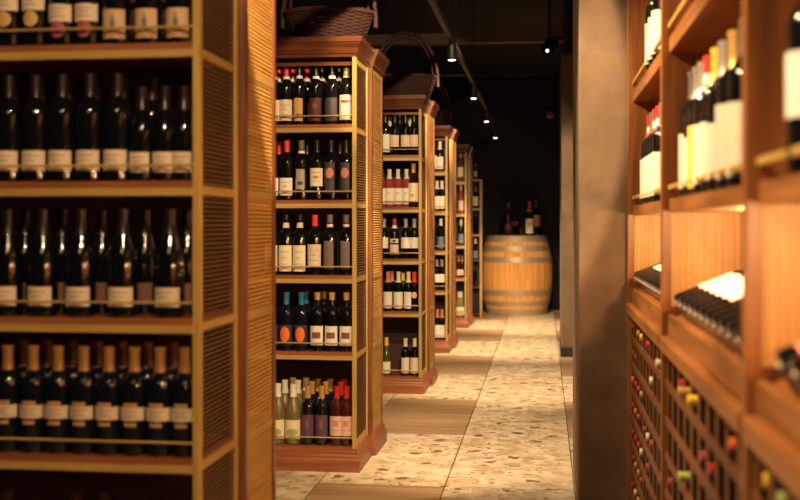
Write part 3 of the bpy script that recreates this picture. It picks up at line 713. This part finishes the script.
for i, (px, d) in enumerate(((502.5, 15.1), (515, 15.05))):
    g = empty('wine_glass', on_barrel(px, d)); tag(g, ['clear stemmed glass at the left on the barrel top', 'stemmed glass of red wine at the middle of the barrel top'][i], 'wine glass', 'glasses on the barrel')
    MB().lathe(GL, 24, cap1=False).obj('bowl_and_stem', M['glass_thin'], g, 60)
    if i: MB().lathe([(.0005, .128), (.016, .133), (.045, .160), (.056, .195), (.0005, .1955)], 24, cap0=False, cap1=False).obj('wine', M['c_pink'], g, 50)
tum = empty('tumbler', on_barrel(521.5, 15.1)); tag(tum, 'short dark tumbler on the barrel beside the big bottle', 'glass')
MB().lathe([(.035, 0), (.042, .11), (.039, .11), (.032, .01), (.0005, .01)], 24, cap1=False).obj('cup', M['glass_ruby'], tum, 50)

# ------------------------------------------------------------------ thin rack beside the barrel
d6 = 14.5; xr = wx(481.5, d6); y6 = wy(xr, d6); w6, dp6, h6 = .75, .20, 1.80
r = empty('display_rack', (xr-w6/2, y6+dp6/2, 0)); tag(r, 'slim open rack with thin pale frame left of the barrel', 'rack')
for sx in (-1, 1):
    for sy in (-1, 1): MB().box(-.011, .011, -.011, .011, 0, h6).obj('post', M['oak_z'], r, loc=(sx*(w6/2-.011), sy*(dp6/2-.011), 0))
z6 = [.05, .40, .75, 1.08, 1.42, h6]
for z in z6: MB().box(-w6/2+.022, w6/2-.022, -dp6/2, dp6/2, z-.022, z).obj('shelf', M['oak_x'] if z > 1 else M['back'], r)
MB().box(-w6/2+.022, w6/2-.022, dp6/2-.022, dp6/2-.012, .05, h6-.02).obj('back_panel', M['blackwall'], r)
for z, k, sc, lb in ((z6[5], 'clearb', .7, 'small pale bottle standing on top of the slim rack left of the barrel'),
                     (z6[4], 'amber', .95, 'bottle with cream label, highest shelf inside slim rack'),
                     (z6[3], 'plainback', 1, 'unlit dark bottle, second shelf of slim rack'),
                     (z6[2], 'bluelab', .9, 'grey-labelled bottle, third shelf of slim rack'),
                     (z6[1], 'plainback', .9, 'dim dark bottle, fourth shelf of slim rack')):
    x = wx(475.5, d6+.08); bottle(ts[k], (x, wy(x, d6+.08), z), 0, lb, 'bottles in the slim rack', sc=sc)

# ------------------------------------------------------------------ baskets
def basket_meshes():
    out = {}
    A, B, Hh = .225, .15, .150
    def e(t, z, off=0):
        k = .74+.26*(z/Hh)**.8; return Vector(((A*k+off)*math.cos(t), (B*k+off)*math.sin(t), z))
    NS = 26; m = MB(); lv = 17
    for j in range(lv):
        z = .006+j*(Hh-.012)/(lv-1); pts = []
        for i in range(NS*2):
            t = 2*PI*i/(NS*2); pts.append(e(t, z, .0045*math.cos(PI*i/1+j*PI) if i % 2 == 0 else 0) if False else e(t, z, .0050*math.cos(PI*i/2.0+j*PI)))
        m.tube(pts, .0047, 5, True)
    for i in range(NS):
        t = 2*PI*i/NS; m.tube([e(t, 0), e(t, Hh/2), e(t, Hh)], .0045, 5)
    out['weave'] = m.mesh('weave', M['wicker'], 60)
    m = MB()
    for ph in (0, PI*2/3, PI*4/3):
        pts = []
        for i in range(96):
            t = 2*PI*i/96; q = e(t, Hh, .008*math.cos(14*t+ph)); q.z += .006+.008*math.sin(14*t+ph); pts.append(q)
        m.tube(pts, .0075, 6, True)
    out['rim'] = m.mesh('rim', M['wicker'], 60)
    m = MB()
    for ph in (0, PI):
        pts = []
        for i in range(61):
            a = PI*i/60; c = Vector((-(A+.016)*math.cos(a), 0, .08+.405*math.sin(a)**.85))
            pts.append(c+Vector((0, .010*math.cos(18*a+ph), .007*math.sin(18*a+ph))))
        m.tube(pts, .0115, 6)
    m.tube([((A-.022)*-math.cos(PI*i/40), 0, .12+.325*math.sin(PI*i/40)**.85) for i in range(41)], .009, 6)
    out['handle'] = m.mesh('handle', M['wicker'], 60)
    m = MB(); m.lathe([(.01, 0), (.145, 0), (.145, .008), (.01, .008)], 32); me = m.mesh('base', M['wicker'], 40)
    out['base'] = me
    return out
bm_ = basket_meshes()
for i, (px, d, lb) in enumerate(((329, 5.72, 'wide dark wicker basket on top of the second cabinet'), (405.5, 8.22, 'wicker basket with tall arched handle on the third cabinet'),
                                 (424.5, 10.72, 'wicker basket with arched handle on the fourth cabinet'))):
    x = wx(px, d); o = empty('wicker_basket', (x, wy(x, d), 2.151), [.08, 0, -.05][i]); tag(o, lb, 'basket', 'baskets on top of the cabinets')
    for k in ('weave', 'rim', 'handle', 'base'):
        q = link(k, bm_[k], o)
        if k == 'base': q.scale = (1.12, .74, 1)
    if i == 2: o.scale = (1.08, 1, 1.0)

# ------------------------------------------------------------------ lighting: ceiling track with spot heads
XT = -.645; ZT = 2.52
tr = empty('lighting_track', (XT, 7, ZT)); tag(tr, 'long bronze lighting track hanging above the aisle', 'light track')
MB().box(-.016, .016, -8, 8.4, -.018, .018).obj('rail', M['rail_metal'], tr)
MB().box(-.024, -.019, -8, 8.4, .0, .006).obj('cable', M['rod'], tr)
for k in range(8):
    MB().tube([(0, -7.2+2.1*k, .018), (0, -7.2+2.1*k, .78)], .004, 6).obj('hanging_rod', M['rod'], tr)
def aim(o, tgt): o.rotation_euler = (Vector(tgt)-o.location).to_track_quat('-Z', 'Y').to_euler()
def spot(loc, tgt, e, size=70, blend=.6, col=(1, .66, .34), rad_=.03):
    l = bpy.data.lights.new('spot_light', 'SPOT'); l.energy = e; l.spot_size = math.radians(size); l.spot_blend = blend; l.color = col; l.shadow_soft_size = rad_
    o = bpy.data.objects.new('spot_light', l); C.objects.link(o); o.location = loc; aim(o, tgt); return o
def head(x, y, zb, lb, grp='spot heads on the track'):
    h = empty('track_spotlight', (x, y, zb)); tag(h, lb, 'spotlight', grp)
    MB().lathe([(.030, 0), (.032, .005), (.032, .105), (.026, .112)], 20, cap0=False).obj('housing', M['black'], h, 40)
    MB().lathe([(.010, -.006), (.022, -.004), (.0275, .001), (.0262, .009)], 20).obj('lamp_face', M['lamp'], h, 40)
    MB().tube([(0, 0, .112), (0, 0, ZT-zb-.018)], .007, 8).obj('stem', M['black'], h, 40)
HD = [(7.84, 450, 60), (10.26, 473.5, 98.5), (12.6, 490.5, 121.5), (14.85, 497, 138)]
ll = ['lit track spotlight nearest to us of the four in view', 'second nearest lit track spotlight above the aisle', 'third lit track spotlight above the aisle', 'farthest lit track spotlight, above the barrel']
for (d, px, py), lb in zip(HD, ll):
    head(XT, wy(XT, d), wz(py, d), lb)
hy2 = [wy(XT, 5.4), wy(XT, 2.9), .2, -1.2]  # unseen heads, added out of view to account for the lights
for y, lb in zip(hy2, ['added unseen track spotlight above the second cabinet', 'added unseen track spotlight above the nearest cabinet', 'added unseen track spotlight over the camera', 'added unseen track spotlight behind the camera']):
    head(XT, y, 2.38, lb)
# fixture on the pier
fd = 9.9; fx = wx(549.5, fd); fy = wy(fx, fd); fz = wz(47, fd)
h = empty('ceiling_spotlight', (fx, fy, fz)); tag(h, 'black adjustable spotlight fixed up beside the rear pillar', 'spotlight')
R4 = Vector((-.25, -.8, -.55)).to_track_quat('-Z', 'Y').to_matrix().to_4x4().inverted()
m = MB().lathe([(.060, -.075), (.062, -.07), (.062, .09), (.045, .11)], 24, cap0=False); o = m.obj('housing', M['black'], h, 40); o.matrix_local = R4.inverted()
m = MB().lathe([(.012, -.080), (.013, -.076)], 20); o = m.obj('lamp_face', M['lamp'], h, 40); o.matrix_local = R4.inverted()
MB().box(-.012, .012, -.012, .012, 0, 3.3-fz).obj('stem', M['black'], h)
MB().box(0, .16, -.012, .012, .06, .09).obj('bracket', M['black'], h)

ZL = 2.36
def ty(d): return wy(XT, d)
E = 1.15
LC = (1, .69, .37)
X2, Z2 = -.12, 2.95  # unseen track, added out of view to light the cabinet fronts evenly
t2 = empty('lighting_track', (X2, 3.0, Z2)); tag(t2, 'added unseen lighting track, high over the middle of the near aisle', 'light track')
MB().box(-.016, .016, -4.2, 4.6, -.018, .018).obj('rail', M['rail_metal'], t2)
for k in range(4): MB().tube([(0, -4+2.7*k, .018), (0, -4+2.7*k, .35)], .004, 6).obj('hanging_rod', M['rod'], t2)
near_y = [.7, 2.45, 4.3, 7.2]
near_t = [(-1.3, 2.95, 1.25), (-.80, 4.65, 1.86), (-1.1, 7.9, 1.0), (-1.1, 10.4, 1.0)]
near_e = [185, 360, 360, 420]
near_s = [46, 54, 48, 38]
for y, t, e, sz in zip(near_y, near_t, near_e, near_s):
    spot((X2, y, Z2-.14), t, e*E, sz, .06 if y == 2.45 else .25, LC, .025)  # added unseen spots; one hard cone edge draws the pillar's shadow diagonal
for d, e, t in ((10.26, 170, (-1.0, 12.9, .9)), ):
    spot((XT, ty(d), ZL), t, e*E, 46, .7, LC)
for d, e in ((5.4, 270), (7.84, 340), (10.26, 370), (12.6, 400)):
    spot((XT, ty(d), ZL), (-.2, ty(d)+.7, 0), e*E, 62, .8, (1, .70, .42))
spot((X2, 7.3, Z2-.14), (.28, Y2, 1.2), 420*E, 34, .6, (1, .72, .42))  # added unseen spot that brightens the rear pier
spot((XT, ty(10.3), ZL), (bx, by-.3, .45), 680*E, 19, .7, (1, .64, .33))
for y, e in ((1.9, 165), (3.2, 220), (4.2, 110), (.9, 80)):
    spot((XT, y, ZL), (.40, y+.15, 1.45), e*E, 74, .6, LC, .025)
# strip lights under the lower rack shelves
for b, (y0, y1) in enumerate(BAY):
    for f in (.22, .62):
        l = bpy.data.lights.new('puck_lamp', 'POINT'); l.energy = 8.5; l.color = (1, .58, .24); l.shadow_soft_size = .02
        o = bpy.data.objects.new('puck_lamp', l); C.objects.link(o); o.location = (XF+.16, y0+(y1-y0)*f, 1.232)

w = bpy.data.worlds.new('world'); bpy.context.scene.world = w; w.use_nodes = True
w.node_tree.nodes['Background'].inputs[0].default_value = (.8, .45, .45, 1); w.node_tree.nodes['Background'].inputs[1].default_value = .02
# added fill light behind the camera for weak ambience; no real fixture
l = bpy.data.lights.new('fill_light', 'AREA'); l.shape = 'DISK'; l.size = .5; l.energy = 9; l.color = (1, .62, .36)
o = bpy.data.objects.new('fill_light', l); C.objects.link(o); o.location = (-.5, -.7, 3.1); aim(o, (-.7, 4, 1.0))

# ------------------------------------------------------------------ camera
cam = bpy.data.cameras.new('camera'); co = bpy.data.objects.new('camera', cam); C.objects.link(co)
co.location = (0, 0, EYE); co.rotation_euler = (PI/2, 0, TH)
cam.sensor_width = 36; cam.lens = 36*F/800; cam.shift_y = -(250-VY)/800; cam.clip_start = .05
cam.dof.use_dof = True; cam.dof.focus_distance = 6.3; cam.dof.aperture_fstop = 2.4
sc = bpy.context.scene; sc.camera = co
sc.view_settings.view_transform = 'Standard'; sc.view_settings.look = 'None'; sc.view_settings.gamma = 1; sc.view_settings.exposure = 0
sc.view_settings.use_curve_mapping = False
